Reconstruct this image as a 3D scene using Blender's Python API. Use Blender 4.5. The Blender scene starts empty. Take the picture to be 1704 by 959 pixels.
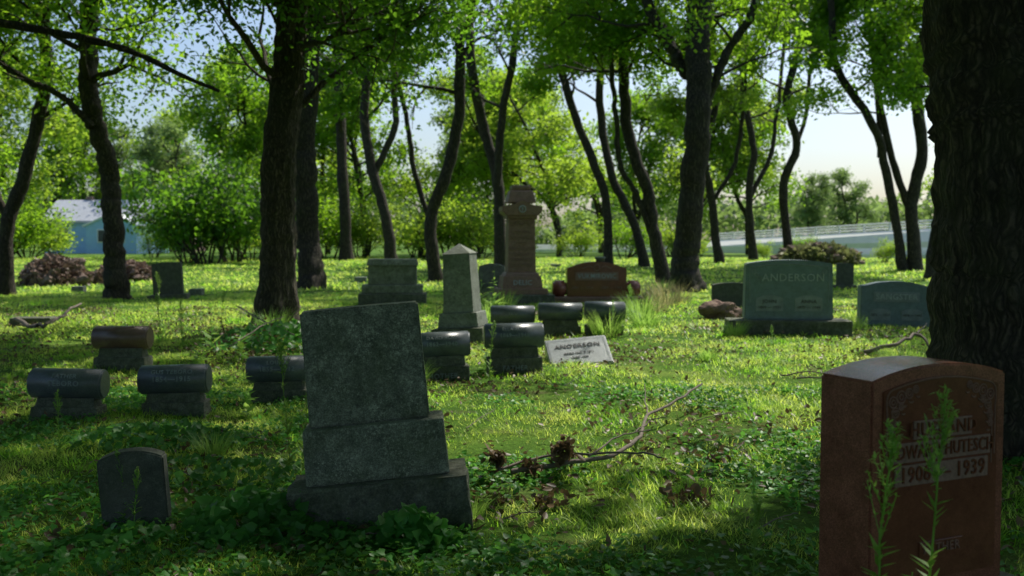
import bpy, bmesh, math
import numpy as np
from mathutils import Vector, Matrix, noise as mnoise

rng = np.random.default_rng(11)
scene = bpy.context.scene
COL = scene.collection
scene.view_settings.view_transform = 'Standard'
scene.view_settings.look = 'None'
scene.view_settings.exposure = 0

# ------------------------------------------------------------------ survey
CAMH = 1.5
TH = math.radians(2.75)
CS, SN = math.cos(TH), math.sin(TH)
EL, AZ = math.radians(52), math.radians(40)
SV = Vector((math.sin(AZ)*math.cos(EL), math.cos(AZ)*math.cos(EL), math.sin(EL)))
def W(px, py, d):
    u = (px-852)/1657; v = (479.5-py)/1657
    dy = CS+v*SN; dz = -SN+v*CS
    k = d/dy
    return Vector((u*k, d, CAMH+dz*k))
def XD(px, d):
    return W(px, 430, d).x
def gz(x, y):
    t = np.clip((np.asarray(y, float)-24)/36, 0, 1)
    r = 0.42*t*t*(3-2*t)
    x = np.asarray(x, float); y = np.asarray(y, float)
    w = np.clip(1-np.abs(y)/150, 0, 1)*np.clip(1-np.abs(x)/150, 0, 1)
    b = 0.03*np.sin(x*0.9+1.3)*np.sin(y*0.7+.4)+0.018*np.sin(x*2.3+y*1.1)+0.012*np.sin(y*2.9-x*1.7+2)
    return r+b*w
def G(x, y, dz=0.0):
    return Vector((x, y, float(gz(x, y))+dz))

class VN:
    def __init__(s, seed):
        s.g = np.random.default_rng(seed).random((256, 256))
    def __call__(s, x, y):
        x = np.asarray(x); y = np.asarray(y)
        xi = np.floor(x).astype(int); yi = np.floor(y).astype(int)
        fx = x-xi; fy = y-yi
        fx = fx*fx*(3-2*fx); fy = fy*fy*(3-2*fy)
        a = s.g[xi % 256, yi % 256]; b = s.g[(xi+1) % 256, yi % 256]
        c = s.g[xi % 256, (yi+1) % 256]; d = s.g[(xi+1) % 256, (yi+1) % 256]
        return (a*(1-fx)+b*fx)*(1-fy)+(c*(1-fx)+d*fx)*fy
vn1, vn2, vn3 = VN(1), VN(2), VN(3)

# openings in the canopy: where the sun reaches the lawn
SEGS = [(-.6, 7.0, 2.6, 10.2, .95), (.9, 8.4, 4.2, 12.4, 1.15), (1.6, 12.6, 5.4, 14.8, 1.0), (-.1, 6.1, 2.0, 8.0, .65), (1.0, 6.2, 2.4, 7.5, .5), (-3.4, 7.0, -2.2, 8.0, .3),
        (-4.6, 8.4, -3.6, 9.6, .3), (-6.5, 15, -3.0, 19.5, .6), (-5.2, 11.5, -4.0, 13.5, .4), (0, 17.5, 3.0, 22, .6), (-1.6, 10, -.4, 12, .3), (3.2, 8.3, 4.4, 9.4, .3), (5.5, 17, 8, 20, .6), (3.5, 22, 6, 25, .8),
        (-.9, 5.9, -.3, 6.6, .2), (1.05, 2.6, 1.35, 3.0, .2), (-1.5, 4.2, -1.1, 4.5, .14)]
def clearing(x, y):
    L = np.zeros(len(x))
    for (x0, y0, x1, y1, wd) in SEGS:
        dx, dy = x1-x0, y1-y0
        t = np.clip(((x-x0)*dx+(y-y0)*dy)/(dx*dx+dy*dy), 0, 1)
        dist = np.hypot(x-x0-t*dx, y-y0-t*dy)
        L = np.maximum(L, 1.5-dist/wd)
    L += (vn2(x*1.8+5, y*1.8)-.5)*.7
    dap = (vn3(x*1.3+40, y*1.3+9)*.5+vn1(x*3.1, y*3.1)*.5) > .76
    far = (y > 29) & (vn1(x*.25+7, y*.35) > .48)
    return (L > .5) | dap | far
def in_pool(p):
    x = p[0]-SV.x/SV.z*p[2]; y = p[1]-SV.y/SV.z*p[2]
    if y > 16: return False
    for (x0, y0, x1, y1, wd) in SEGS[:5]:
        dx, dy = x1-x0, y1-y0
        t = min(1, max(0, ((x-x0)*dx+(y-y0)*dy)/(dx*dx+dy*dy)))
        if math.hypot(x-x0-t*dx, y-y0-t*dy) < wd+.2: return True
    return False

# ------------------------------------------------------------------ materials
class MB:
    def __init__(s, name):
        s.m = bpy.data.materials.new(name); s.m.use_nodes = True
        s.nt = s.m.node_tree; s.b = s.nt.nodes['Principled BSDF']; s.out = s.nt.nodes['Material Output']
    def n(s, t, **kw):
        nd = s.nt.nodes.new(t)
        for k, v in kw.items():
            if k in nd.inputs: 
                if isinstance(v, bpy.types.NodeSocket): s.nt.links.new(v, nd.inputs[k])
                else: nd.inputs[k].default_value = v
            else: setattr(nd, k, v)
        return nd
    def l(s, a, b): s.nt.links.new(a, b)
    def noise(s, vec, scale, detail=6, rough=.6):
        return s.n('ShaderNodeTexNoise', Vector=vec, Scale=scale, Detail=detail, Roughness=rough).outputs['Fac']
    def ramp(s, fac, stops):
        nd = s.nt.nodes.new('ShaderNodeValToRGB'); e = nd.color_ramp.elements
        while len(e) < len(stops): e.new(.5)
        for i, (p, c) in enumerate(stops):
            e[i].position = p; e[i].color = (*c, 1) if len(c) == 3 else c
        s.l(fac, nd.inputs[0]); return nd.outputs[0]
    def mix(s, fac, a, b, mode='MIX'):
        nd = s.nt.nodes.new('ShaderNodeMixRGB'); nd.blend_type = mode
        for i, v in enumerate((fac, a, b)):
            if isinstance(v, bpy.types.NodeSocket): s.l(v, nd.inputs[i])
            else: nd.inputs[i].default_value = v if i == 0 else ((*v, 1) if len(v) == 3 else v)
        return nd.outputs[0]
    def vec(s, rand=True):
        tc = s.nt.nodes.new('ShaderNodeTexCoord').outputs['Object']
        if not rand: return tc
        oi = s.nt.nodes.new('ShaderNodeObjectInfo').outputs['Random']
        mu = s.nt.nodes.new('ShaderNodeMath'); mu.operation = 'MULTIPLY'; mu.inputs[1].default_value = 17; s.l(oi, mu.inputs[0])
        a = s.nt.nodes.new('ShaderNodeVectorMath'); a.operation = 'ADD'; s.l(tc, a.inputs[0]); s.l(mu.outputs[0], a.inputs[1])
        return a.outputs[0]
    def bump(s, h, strength, dist=.01):
        nd = s.n('ShaderNodeBump', Height=h, Strength=strength, Distance=dist)
        s.l(nd.outputs[0], s.b.inputs['Normal'])

def g3(v): return (v, v, v)
def stone_mat(name, c1, c2, rough=.75, speck=220, sp_amt=.5, lichen=.35, lcol=(.2, .22, .17), bump=.35):
    M = MB(name); v = M.vec()
    base = M.mix(M.ramp(M.noise(v, 9, 12, .75), [(.36, g3(0)), (.64, g3(1))]), c1, c2)
    sp = M.ramp(M.noise(v, speck, 3, .7), [(.35, g3(.35)), (.5, g3(.9)), (.68, g3(1.7))])
    base = M.mix(sp_amt, base, sp, 'MULTIPLY')
    if lichen > 0:
        al = M.ramp(M.noise(v, 15, 12, .8), [(.4, g3(.45)), (.6, g3(1))])
        base = M.mix(min(1, lichen*1.8), base, al, 'MULTIPLY')
        li = M.ramp(M.noise(v, 60, 9, .8), [(.53, g3(0)), (.6, g3(1))])
        li2 = M.ramp(M.noise(v, 8, 6, .65), [(.42, g3(0)), (.6, g3(min(1, lichen*2.2)))])
        base = M.mix(M.mix(1, li, li2, 'MULTIPLY'), base, lcol)
        mo = M.ramp(M.noise(v, 4.1, 8, .7), [(.47, g3(0)), (.68, g3(min(.75, lichen*1.3)))])
        base = M.mix(mo, base, (.06, .078, .03))
    M.l(base, M.b.inputs['Base Color']); M.b.inputs['Roughness'].default_value = rough
    h = M.mix(.5, M.noise(v, 45, 10, .75), M.noise(v, 250, 2, .5))
    M.bump(h, bump, .01)
    return M.m
def plain(name, c, rough=.7, var=.25, scale=8, bump=.1):
    M = MB(name); v = M.vec()
    r = M.ramp(M.noise(v, scale, 8, .65), [(.3, g3(1-var)), (.7, g3(1+var))])
    M.l(M.mix(1, c, r, 'MULTIPLY'), M.b.inputs['Base Color']); M.b.inputs['Roughness'].default_value = rough
    M.bump(M.noise(v, scale*6, 6, .6), bump, .01)
    return M.m
def leaf_mat(name, dark, light, trans, tf=.45, rough=.45, patch=.12, yellow=None, ytrans=None):
    M = MB(name)
    r = M.nt.nodes.new('ShaderNodeNewGeometry').outputs['Random Per Island']
    v = M.nt.nodes.new('ShaderNodeNewGeometry').outputs['Position']
    c = M.ramp(r, [(0, dark), (1, light)])
    pn = M.ramp(M.noise(v, patch*6, 3, .6), [(.3, g3(.6)), (.7, g3(1.3))])
    c = M.mix(1, c, pn, 'MULTIPLY'); tc = M.mix(1, trans, pn, 'MULTIPLY')
    if yellow:
        yy = M.ramp(M.noise(v, 1.7, 5, .65), [(.38, g3(0)), (.6, g3(.92))])
        c = M.mix(yy, c, yellow); tc = M.mix(yy, tc, ytrans)
    M.l(c, M.b.inputs['Base Color']); M.b.inputs['Roughness'].default_value = rough
    M.b.inputs['Specular IOR Level'].default_value = .35
    tr = M.nt.nodes.new('ShaderNodeBsdfTranslucent')
    M.l(tc, tr.inputs[0])
    mx = M.nt.nodes.new('ShaderNodeMixShader'); mx.inputs[0].default_value = tf
    M.l(M.b.outputs[0], mx.inputs[1]); M.l(tr.outputs[0], mx.inputs[2]); M.l(mx.outputs[0], M.out.inputs[0])
    return M.m
def bark_mat(name, c1, c2, sc=1.0):
    M = MB(name); v = M.vec()
    nd = M.n('ShaderNodeTexNoise', Vector=v, Scale=5.0, Detail=4)
    sc3 = M.nt.nodes.new('ShaderNodeVectorMath'); sc3.operation = 'SCALE'; sc3.inputs['Scale'].default_value = .16; M.l(nd.outputs['Color'], sc3.inputs[0])
    ad = M.nt.nodes.new('ShaderNodeVectorMath'); ad.operation = 'ADD'; M.l(v, ad.inputs[0]); M.l(sc3.outputs[0], ad.inputs[1]); v2 = ad.outputs[0]
    mp = M.n('ShaderNodeMapping', Vector=v2); mp.inputs['Scale'].default_value = (12*sc, 12*sc, 1.5*sc)
    nz = M.noise(mp.outputs[0], 2.2, 10, .75)
    mp2 = M.n('ShaderNodeMapping', Vector=v2); mp2.inputs['Scale'].default_value = (15*sc, 15*sc, 1.9*sc)
    vo = M.n('ShaderNodeTexVoronoi', Vector=mp2.outputs[0], Scale=1.4); vo.feature = 'DISTANCE_TO_EDGE'
    cr = M.ramp(vo.outputs['Distance'], [(0, g3(0)), (.35, g3(1))])
    f = M.mix(.4, nz, cr)
    c = M.ramp(f, [(.28, tuple(x*.3 for x in c1)), (.55, c1), (.8, c2)])
    moss = M.ramp(M.noise(v, 2.0, 5, .6), [(.5, g3(0)), (.75, g3(.4))])
    c = M.mix(moss, c, (.06, .07, .03))
    M.l(c, M.b.inputs['Base Color']); M.b.inputs['Roughness'].default_value = .9
    M.bump(f, 1.0, .04)
    return M.m

M_grey = stone_mat('weathered_grey_stone', (.17, .19, .14), (.32, .34, .255), .9, lichen=.48, lcol=(.5, .52, .4), speck=130, sp_amt=.7)
M_darkgrey = stone_mat('dark_weathered_stone', (.07, .078, .062), (.14, .145, .12), .9, lichen=.3)
M_pale = stone_mat('pale_grey_granite', (.18, .2, .17), (.29, .32, .28), .8, lichen=.45, lcol=(.4, .42, .35))
M_slant = stone_mat('bright_cut_granite', (.3, .33, .34), (.42, .45, .46), .28, lichen=.15)
M_blue = stone_mat('blue_grey_granite', (.15, .21, .23), (.22, .29, .31), .5, lichen=.18, bump=.15)
M_red = stone_mat('red_granite', (.2, .066, .042), (.35, .13, .085), .25, speck=330, sp_amt=.95, lichen=0, bump=.06)
M_redp = stone_mat('polished_red_granite', (.14, .046, .028), (.22, .076, .044), .18, speck=400, sp_amt=.6, lichen=0, bump=.03)
M_brown = stone_mat('brown_red_granite', (.24, .13, .092), (.34, .2, .145), .5, speck=60, sp_amt=.4, lichen=.2, bump=.15)
M_log = stone_mat('dark_granite', (.08, .098, .11), (.14, .16, .172), .3, lichen=.18, bump=.2)
M_logr = stone_mat('brown_granite', (.13, .075, .06), (.18, .11, .085), .32, lichen=.06, bump=.1)
M_base = stone_mat('rough_base_stone', (.11, .12, .09), (.22, .23, .17), .92, lichen=.5, speck=90, bump=.9)
M_lite = plain('pale_cut_lettering', (.42, .46, .48), .8)
M_litered = plain('frosted_granite_panel', (.26, .16, .12), .9, .3, 60)
M_carvred = plain('worn_carving', (.24, .125, .09), .9, .25, 60)
M_darkl = plain('dark_cut_lettering', (.06, .06, .06), .6)
M_midl = plain('grey_cut_lettering', (.25, .28, .29), .8)
M_bark = bark_mat('bark', (.055, .042, .031), (.12, .095, .068))
M_barkn = bark_mat('rough_bark', (.07, .054, .04), (.17, .132, .098), 1.2)
M_barkf = bark_mat('bark_thin', (.045, .036, .026), (.09, .072, .05), .8)
M_leafA = leaf_mat('locust_leaves', (.016, .058, .006), (.065, .145, .012), (.36, .64, .03), .56)
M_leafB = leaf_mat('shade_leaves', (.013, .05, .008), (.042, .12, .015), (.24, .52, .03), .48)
M_leafC = leaf_mat('sunny_leaves', (.045, .11, .012), (.12, .22, .025), (.5, .72, .06), .57)  # lighter, more translucent green: sunlight put into the leaf colour
M_leafD = leaf_mat('far_leaves', (.05, .1, .04), (.1, .17, .06), (.32, .47, .12), .5, patch=.03)
M_grass = leaf_mat('grass_blades', (.022, .13, .006), (.12, .36, .03), (.4, .85, .04), .54, patch=.12, yellow=(.58, .68, .14), ytrans=(.92, 1.0, .2))  # random yellow patches, kept bright to stand in for sunlit grass
M_cover = leaf_mat('ground_cover_leaves', (.03, .13, .018), (.09, .29, .05), (.2, .54, .07), .38)
M_weed = leaf_mat('weed_leaves', (.13, .3, .04), (.27, .48, .1), (.48, .74, .13), .45)
M_straw = leaf_mat('dry_grass', (.25, .24, .09), (.45, .4, .18), (.5, .46, .2), .45)
M_dead = leaf_mat('dead_leaves', (.06, .04, .022), (.22, .15, .08), (.18, .12, .055), .25)
M_brush = leaf_mat('brush_leaves', (.12, .13, .05), (.3, .3, .13), (.3, .34, .12), .35)
M_earthl = leaf_mat('dry_roots', (.12, .08, .06), (.26, .18, .14), (.2, .13, .1), .2)
M_twig = plain('bare_twig', (.16, .13, .11), .9, .3, 20)
M_dirt = plain('brush_dirt', (.2, .14, .115), 1, .4, 6, .8)

# ground
M = MB('lawn'); v = M.nt.nodes.new('ShaderNodeTexCoord').outputs['Object']
c = M.ramp(M.noise(v, .5, 8, .6), [(.3, (.035, .1, .012)), (.55, (.1, .2, .025)), (.75, (.3, .38, .08))])
c = M.mix(M.ramp(M.noise(v, 1.6, 7, .65), [(.54, g3(0)), (.7, g3(.7))]), c, (.19, .155, .085))
c = M.mix(1, c, M.ramp(M.noise(v, 40, 4, .7), [(.3, g3(.5)), (.7, g3(1.4))]), 'MULTIPLY')
M.l(c, M.b.inputs['Base Color']); M.b.inputs['Roughness'].default_value = 1
M.b.inputs['Specular IOR Level'].default_value = .1
M.bump(M.noise(v, 25, 8, .7), 1, .04)
M_ground = M.m

# ------------------------------------------------------------------ object helpers
def link(o, parent=None):
    COL.objects.link(o)
    if parent: o.parent = parent
    return o
def empty(name, loc, label, cat, rot=(0, 0, 0), group=None):
    o = bpy.data.objects.new(name, None); o.empty_display_size = .2
    o.location = loc; o.rotation_euler = rot
    o['label'] = label; o['category'] = cat
    if group: o['group'] = group
    return link(o)
def bm_obj(name, bm, mat, parent=None, loc=(0, 0, 0), rot=(0, 0, 0), smooth=False):
    me = bpy.data.meshes.new(name); bm.normal_update(); bm.to_mesh(me); bm.free()
    me.materials.append(mat)
    if smooth:
        for p in me.polygons: p.use_smooth = True
    o = bpy.data.objects.new(name, me); o.location = loc; o.rotation_euler = rot
    return link(o, parent)
def np_mesh(name, V, loops, starts, mat, smooth=False):
    me = bpy.data.meshes.new(name)
    me.vertices.add(len(V)); me.vertices.foreach_set('co', np.asarray(V, np.float32).ravel())
    me.loops.add(len(loops)); me.loops.foreach_set('vertex_index', np.asarray(loops, np.int32))
    me.polygons.add(len(starts)); me.polygons.foreach_set('loop_start', np.asarray(starts, np.int32))
    if smooth: me.polygons.foreach_set('use_smooth', np.ones(len(starts), bool))
    me.update(calc_edges=True); me.validate()
    me.materials.append(mat)
    return me
def norm(a): return a/np.maximum(np.linalg.norm(a, axis=-1, keepdims=True), 1e-9)
T_RH = (np.array([(0, 0, 0), (.3, .5, .04), (0, 1, 0), (-.3, .5, .04)], float), [[0, 1, 2, 3]])
T_LF = (np.array([(0, 0, 0), (.28, .25, .07), (.22, .62, .05), (0, 1, -.05), (-.22, .62, .05), (-.28, .25, .07)], float), [[0, 1, 2, 3], [0, 3, 4, 5]])
T_HT = (np.array([(0, 0, -.02), (.42, -.12, .08), (.5, .3, .1), (0, 1, -.1), (-.5, .3, .1), (-.42, -.12, .08)], float), [[0, 1, 2, 3], [0, 3, 4, 5]])
T_BL = (np.array([(-.5, 0, 0), (.5, 0, 0), (-.35, .55, .10), (.35, .55, .10), (0, 1, .4)], float), [[0, 1, 3, 2], [2, 3, 4]])
T_LN = (np.array([(0, 0, 0), (.09, .3, .03), (0, 1, -.12), (-.09, .3, .03)], float), [[0, 1, 2, 3]])
def scatter_mesh(name, T, P, X, Y, Z, S, mat, SX=None):
    tv, tf = T; N = len(P); k = len(tv)
    S = np.asarray(S, float).reshape(N, 1, 1)
    SX = S if SX is None else np.asarray(SX, float).reshape(N, 1, 1)
    V = P[:, None, :]+SX*tv[None, :, 0:1]*X[:, None, :]+S*tv[None, :, 1:2]*Y[:, None, :]+S*tv[None, :, 2:3]*Z[:, None, :]
    V = V.reshape(-1, 3)
    flat = np.concatenate([np.array(f) for f in tf]); ln = np.array([len(f) for f in tf])
    loops = (flat[None, :]+(np.arange(N)*k)[:, None]).ravel()
    st = np.concatenate([[0], np.cumsum(ln)[:-1]])
    starts = (st[None, :]+(np.arange(N)*len(flat))[:, None]).ravel()
    return np_mesh(name, V, loops, starts, mat)
def frames(N, r, upbias=.6, droop=-.2):
    Z = norm(r.normal(size=(N, 3))+np.array([0, 0, upbias*2]))
    Y = r.normal(size=(N, 3))+np.array([0, 0, droop])
    Y = norm(Y-Z*np.sum(Y*Z, 1, keepdims=True)); X = np.cross(Y, Z)
    return X, Y, Z

class Acc:
    def __init__(s, gap=False): s.V = []; s.L = []; s.n = 0; s.gap = gap
    def tube(s, pts, rad, sides=8, ridge=0., rs=None):
        pts = np.asarray(pts, float); n = len(pts); rad = np.asarray(rad, float)
        t = norm(np.gradient(pts, axis=0))
        ref = np.array([1., 0, 0]) if abs(t[0][0]) < .8 else np.array([0, 0, 1.])
        u = norm(ref-t[0]*np.dot(ref, t[0])); a = np.linspace(0, 2*np.pi, sides, endpoint=False)
        lens = np.concatenate([[0], np.cumsum(np.linalg.norm(np.diff(pts, axis=0), axis=1))])
        for i in range(n):
            u = norm(u-t[i]*np.dot(u, t[i])); w = np.cross(t[i], u)
            rr = np.full(sides, rad[i])
            if ridge > 0:
                q = vn1(a*sides/22+vn2(lens[i]*1.1+a*0, a*2.0)*2.0, lens[i]*2.6+a*0)
                q2 = vn3(a*sides/9.+vn2(lens[i]*2+a*0, a*3.0)*2, lens[i]*7+a*0)
                rr = rr+ridge*(np.abs(q-.5)*2.4+.5*q2-.6)
                rr = rr+rad[i]*.07*np.sin(a*3+1+lens[i]*.4)+rad[i]*.05*np.sin(a*5+2)*np.exp(-lens[i]/.6)*3
            s.V.append(pts[i]+rr[:, None]*(np.cos(a)[:, None]*u+np.sin(a)[:, None]*w))
        b = s.n; i = np.arange(n-1)[:, None]*sides; j = np.arange(sides)[None, :]; j2 = (j+1) % sides
        f = np.stack([b+i+j, b+i+j2, b+i+sides+j2, b+i+sides+j], -1).reshape(-1, 4)
        s.L.append(f); s.n += n*sides
    def mesh(s, name, mat, off=(0, 0, 0)):
        V = np.concatenate(s.V)-np.asarray(off)
        f = np.concatenate(s.L)
        return np_mesh(name, V, f.ravel(), np.arange(len(f))*4, mat, True)
def catmull(P, k=8):
    P = np.asarray(P, float)
    if len(P) < 3:
        return np.linspace(P[0], P[-1], k+1)
    Q = np.vstack([2*P[0]-P[1], P, 2*P[-1]-P[-2]]); out = []
    for i in range(1, len(Q)-2):
        for t in np.linspace(0, 1, k, endpoint=False):
            a, b, c, d = Q[i-1], Q[i], Q[i+1], Q[i+2]
            out.append(.5*((2*b)+(-a+c)*t+(2*a-5*b+4*c-d)*t*t+(-a+3*b-3*c+d)*t**3))
    out.append(P[-1]); return np.array(out)

def grow(acc, cl, p, d, L, r, lev, rs, lift=.06, nsub=4):
    if acc.gap and lev <= 1 and in_pool(p): return
    high = nsub == 5          # limbs added overhead for shade keep their twigs level, out of view
    if high and p[2] < 5.6: return
    n = 6; pts = [p]; d = norm(np.asarray(d, float)); dd = d.copy(); dirs = [d]
    for i in range(n):
        dd = norm(dd+rs.normal(size=3)*(np.array([.16, .16, .07]) if high else .16)+np.array([0, 0, lift if (i < 4 or high) else -lift])); pts.append(pts[-1]+dd*L/n); dirs.append(dd)
    acc.tube(pts, np.linspace(r, max(r*.25, .006), n+1), 7 if lev > 1 else (5 if lev == 1 else 4))
    if lev > 0:
        for k in range(nsub+(2 if lev > 2 else 0)):
            i = int(rs.integers(2, n+1)); q = norm(rs.normal(size=3)*np.array([1, 1, .35 if high else 1]))*.95
            if high: q[2] = abs(q[2])*.6
            nd = norm(dirs[i]+q+np.array([0, 0, .1]))
            grow(acc, cl, pts[i], nd, L*rs.uniform(.4, .6), r*.45, lev-1, rs, lift, nsub)
    if lev <= 1:
        for i in range(3, n+1): cl.append(pts[i])

def leaves_for(cl, nleaf, size, rs, mat, off, T=T_RH, spread=.38, gaps=True):
    cl = np.array(cl); 
    idx = rs.integers(0, len(cl), nleaf)
    w = rs.random(len(cl)); idx = np.where(rs.random(nleaf) < w[idx], idx, rs.integers(0, len(cl), nleaf))
    P = cl[idx]+rs.normal(size=(nleaf, 3))*np.array([spread, spread, spread*.6])
    if gaps:
        h = P[:, 2]; qx = P[:, 0]-SV.x/SV.z*h; qy = P[:, 1]-SV.y/SV.z*h
        P = P[~(clearing(qx, qy) & (qy < 60))]
    P = P-np.asarray(off); n = len(P)
    X, Y, Z = frames(n, rs, .5, -.4)
    return scatter_mesh('crown', T, P, X, Y, Z, size*rs.uniform(.6, 1.3, n), mat)

def make_tree(label, paths, d, H, zb, seed, nleaf=14000, lsize=.15, leafm=None, barkm=None, sides=12, ridge=0,
              nbr=8, blen=3.0, spread=.4, T=T_RH, group='trees shading the cemetery', limbs=(), flare=.45):
    rs = np.random.default_rng(seed); acc = Acc(True); cl = []
    rk = np.random.default_rng(seed+500)
    leafm = leafm or M_leafA; barkm = barkm or M_bark
    b0 = W(paths[0][0][0][0], 430, d); base = np.array(G(b0.x, d))
    fr = .8 if d > 24 else 1.0
    for pi, (pp, r0, r1) in enumerate(paths):
        r0 *= fr; r1 *= fr
        limb = r1 < .03
        pts = [np.array(W(x, y, d)) for x, y in pp]
        if pi == 0: pts[0] = base+np.array([0, 0, -.15])
        k = rs.normal()*.25
        for i, p in enumerate(pts):
            h = max(0, p[2]-base[2]-1)
            if not limb: p[1] += k*h*.35 if pi else rs.normal()*.04*h
        last = pts[-1]; dr = norm(pts[-1]-pts[-2]); 
        while last[2] < H and not limb:
            dr = norm(dr+rs.normal(size=3)*.15+np.array([0, 0, .35])); last = last+dr*1.6; pts.append(last)
        C = catmull(pts, 16 if ridge else 7); n = len(C)
        if d > 20:   # small natural kinks
            kk = np.cumsum(rk.normal(size=(n, 3))*.02*np.array([1, 1, 0]), 0); kk -= np.linspace(0, 1, n)[:, None]*kk[-1]
            C = C+kk+rk.normal(size=(n, 3))*.012
        z = C[:, 2]-base[2]; ztop = max(H, pts[-1][2])
        rad = r1+(r0-r1)*np.clip(1-np.linspace(0, 1, n), 0, 1)**.9
        rad = rad*np.clip((ztop+1-C[:, 2])/3.5, .12, 1)*rk.uniform(.94, 1.06, n)
        if pi == 0: rad = rad*(1+flare*np.exp(-np.maximum(z, 0)/.45))
        acc.tube(C, rad, sides, ridge)
        if pi == 0:
            for (lz, la, ll) in limbs:  # long limbs added above the view to shade the lawn
                i = int(np.argmin(np.abs(z-lz))); a = math.radians(la); c3 = []
                grow(acc, c3, C[i], (math.cos(a), math.sin(a), .14), ll, .09, 3, rs, .005, 5)
                cl += [p for p in c3 if p[2] > 5.4]
        cand = [i for i in range(n) if z[i] > zb]
        nb_ = 6 if limb else nbr; bl_ = .9 if limb else blen
        if cand:
            for q in range(nb_):
                i = cand[int((q+rs.random())/nb_*(len(cand)-1))]
                az = rs.uniform(0, 2*np.pi)
                f = 1-.45*(z[i]-zb)/(H-zb+.1)
                c2 = []
                grow(acc, c2, C[i], (math.cos(az), math.sin(az), rs.uniform(.1, .75)), bl_*f*rs.uniform(.75, 1.2), max(rad[i]*(.26 if limbs else .4), .02 if limb else .03), 2, rs)
                cl += c2*(4 if limbs else 1)
    e = empty('tree', base, label, 'tree', group=group)
    link(bpy.data.objects.new('trunk', acc.mesh('trunk', barkm, base)), e)
    link(bpy.data.objects.new('crown', leaves_for(cl, nleaf, lsize, rs, leafm, base, T, spread)), e)
    return e

# ------------------------------------------------------------------ ground
def axis(ext, n, dens):
    t = np.linspace(-1, 1, n); return np.sinh(t*dens)/np.sinh(dens)*ext
gx = axis(1500, 261, 6.2); gy = axis(1500, 261, 6.2)+8
GX, GY = np.meshgrid(gx, gy); GZ = gz(GX, GY)
V = np.stack([GX, GY, GZ], -1).reshape(-1, 3)
n = len(gx); i = np.arange(len(gy)-1)[:, None]*n; j = np.arange(n-1)[None, :]
f = np.stack([i+j, i+j+1, i+n+j+1, i+n+j], -1).reshape(-1, 4)
gr = link(bpy.data.objects.new('ground', np_mesh('ground', V, f.ravel(), np.arange(len(f))*4, M_ground, True)))
gr['kind'] = 'structure'; gr['label'] = 'shaded cemetery lawn with bare earth patches'; gr['category'] = 'ground'

# grass
def sample(y0, y1, dens, margin=1.0):
    A = (y1-y0)*((y0+y1)*.58+2*margin); N = int(A*dens)
    y = np.sqrt(rng.uniform(y0*y0, y1*y1, N)); x = rng.uniform(-1, 1, N)*(y*.58+margin)
    return x, y
PB = []; 
for (y0, y1, dens, hh, ww) in [(2.2, 5, 3800, .042, .0042), (5, 9, 2500, .045, .0062), (9, 15, 1300, .046, .0095), (15, 28, 420, .058, .018), (28, 60, 60, .08, .055)]:
    x, y = sample(y0, y1, dens)
    dn = vn1(x*1.3+9, y*1.3)*.6+vn2(x*4, y*4)*.4
    keep = rng.random(len(x)) < np.clip((dn-.28)*2.8, .08, 1)
    x = x[keep]; y = y[keep]; dn = dn[keep]
    h = hh*rng.uniform(.5, 1.5, len(x))*(.4+dn*1.4)
    PB.append(np.stack([x, y, h, np.full(len(x), ww)*rng.uniform(.7, 1.3, len(x))], 1))
PB = np.concatenate(PB); N = len(PB)
P = np.stack([PB[:, 0], PB[:, 1], gz(PB[:, 0], PB[:, 1])-.005], 1)
az = rng.uniform(0, 2*np.pi, N); lean = rng.uniform(.1, 1.8, N)
Zv = np.stack([np.cos(az), np.sin(az), np.zeros(N)], 1)
Xv = np.stack([-np.sin(az), np.cos(az), np.zeros(N)], 1)
Yv = norm(Zv*lean[:, None]+np.array([0, 0, 1.]))
gm = scatter_mesh('grass', T_BL, P, Xv, Yv, Zv, PB[:, 2], M_grass, SX=PB[:, 3])
go = link(bpy.data.objects.new('grass', gm)); go['kind'] = 'stuff'; go['label'] = 'uneven green lawn grass with yellow tufts, brightened as if sunlit'; go['category'] = 'grass'

def cover(name, x, y, hmax, smin, smax, mat, T, label, cat, up=1.2):
    N = len(x); P = np.stack([x, y, gz(x, y)+rng.uniform(.005, hmax, N)], 1)
    X_, Y_, Z_ = frames(N, rng, up, -.1)
    o = link(bpy.data.objects.new(name, scatter_mesh(name, T, P, X_, Y_, Z_, rng.uniform(smin, smax, N), mat)))
    o['kind'] = 'stuff'; o['label'] = label; o['category'] = cat
x, y = sample(2.4, 10, 1150)
k = rng.random(len(x)) < np.clip((vn3(x*1.1+3, y*1.1)*.7+vn1(x*3, y*3+7)*.3+.16*(x < -.2)*(y < 6)+.1*(y < 5)-.42)*4, 0, 1)
cover('ground_cover', x[k], y[k], .06, .018, .045, M_cover, T_HT, 'low clover and small broad leaved weeds', 'ground cover')
x, y = sample(2.4, 22, 120)
k = rng.random(len(x)) < np.clip((vn2(x*.9+30, y*.9)-.35)*3, .15, 1)
cover('leaf_litter', x[k], y[k], .05, .03, .075, M_dead, T_LF, 'scattered dry brown leaves in the grass', 'leaf litter', .8)

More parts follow.
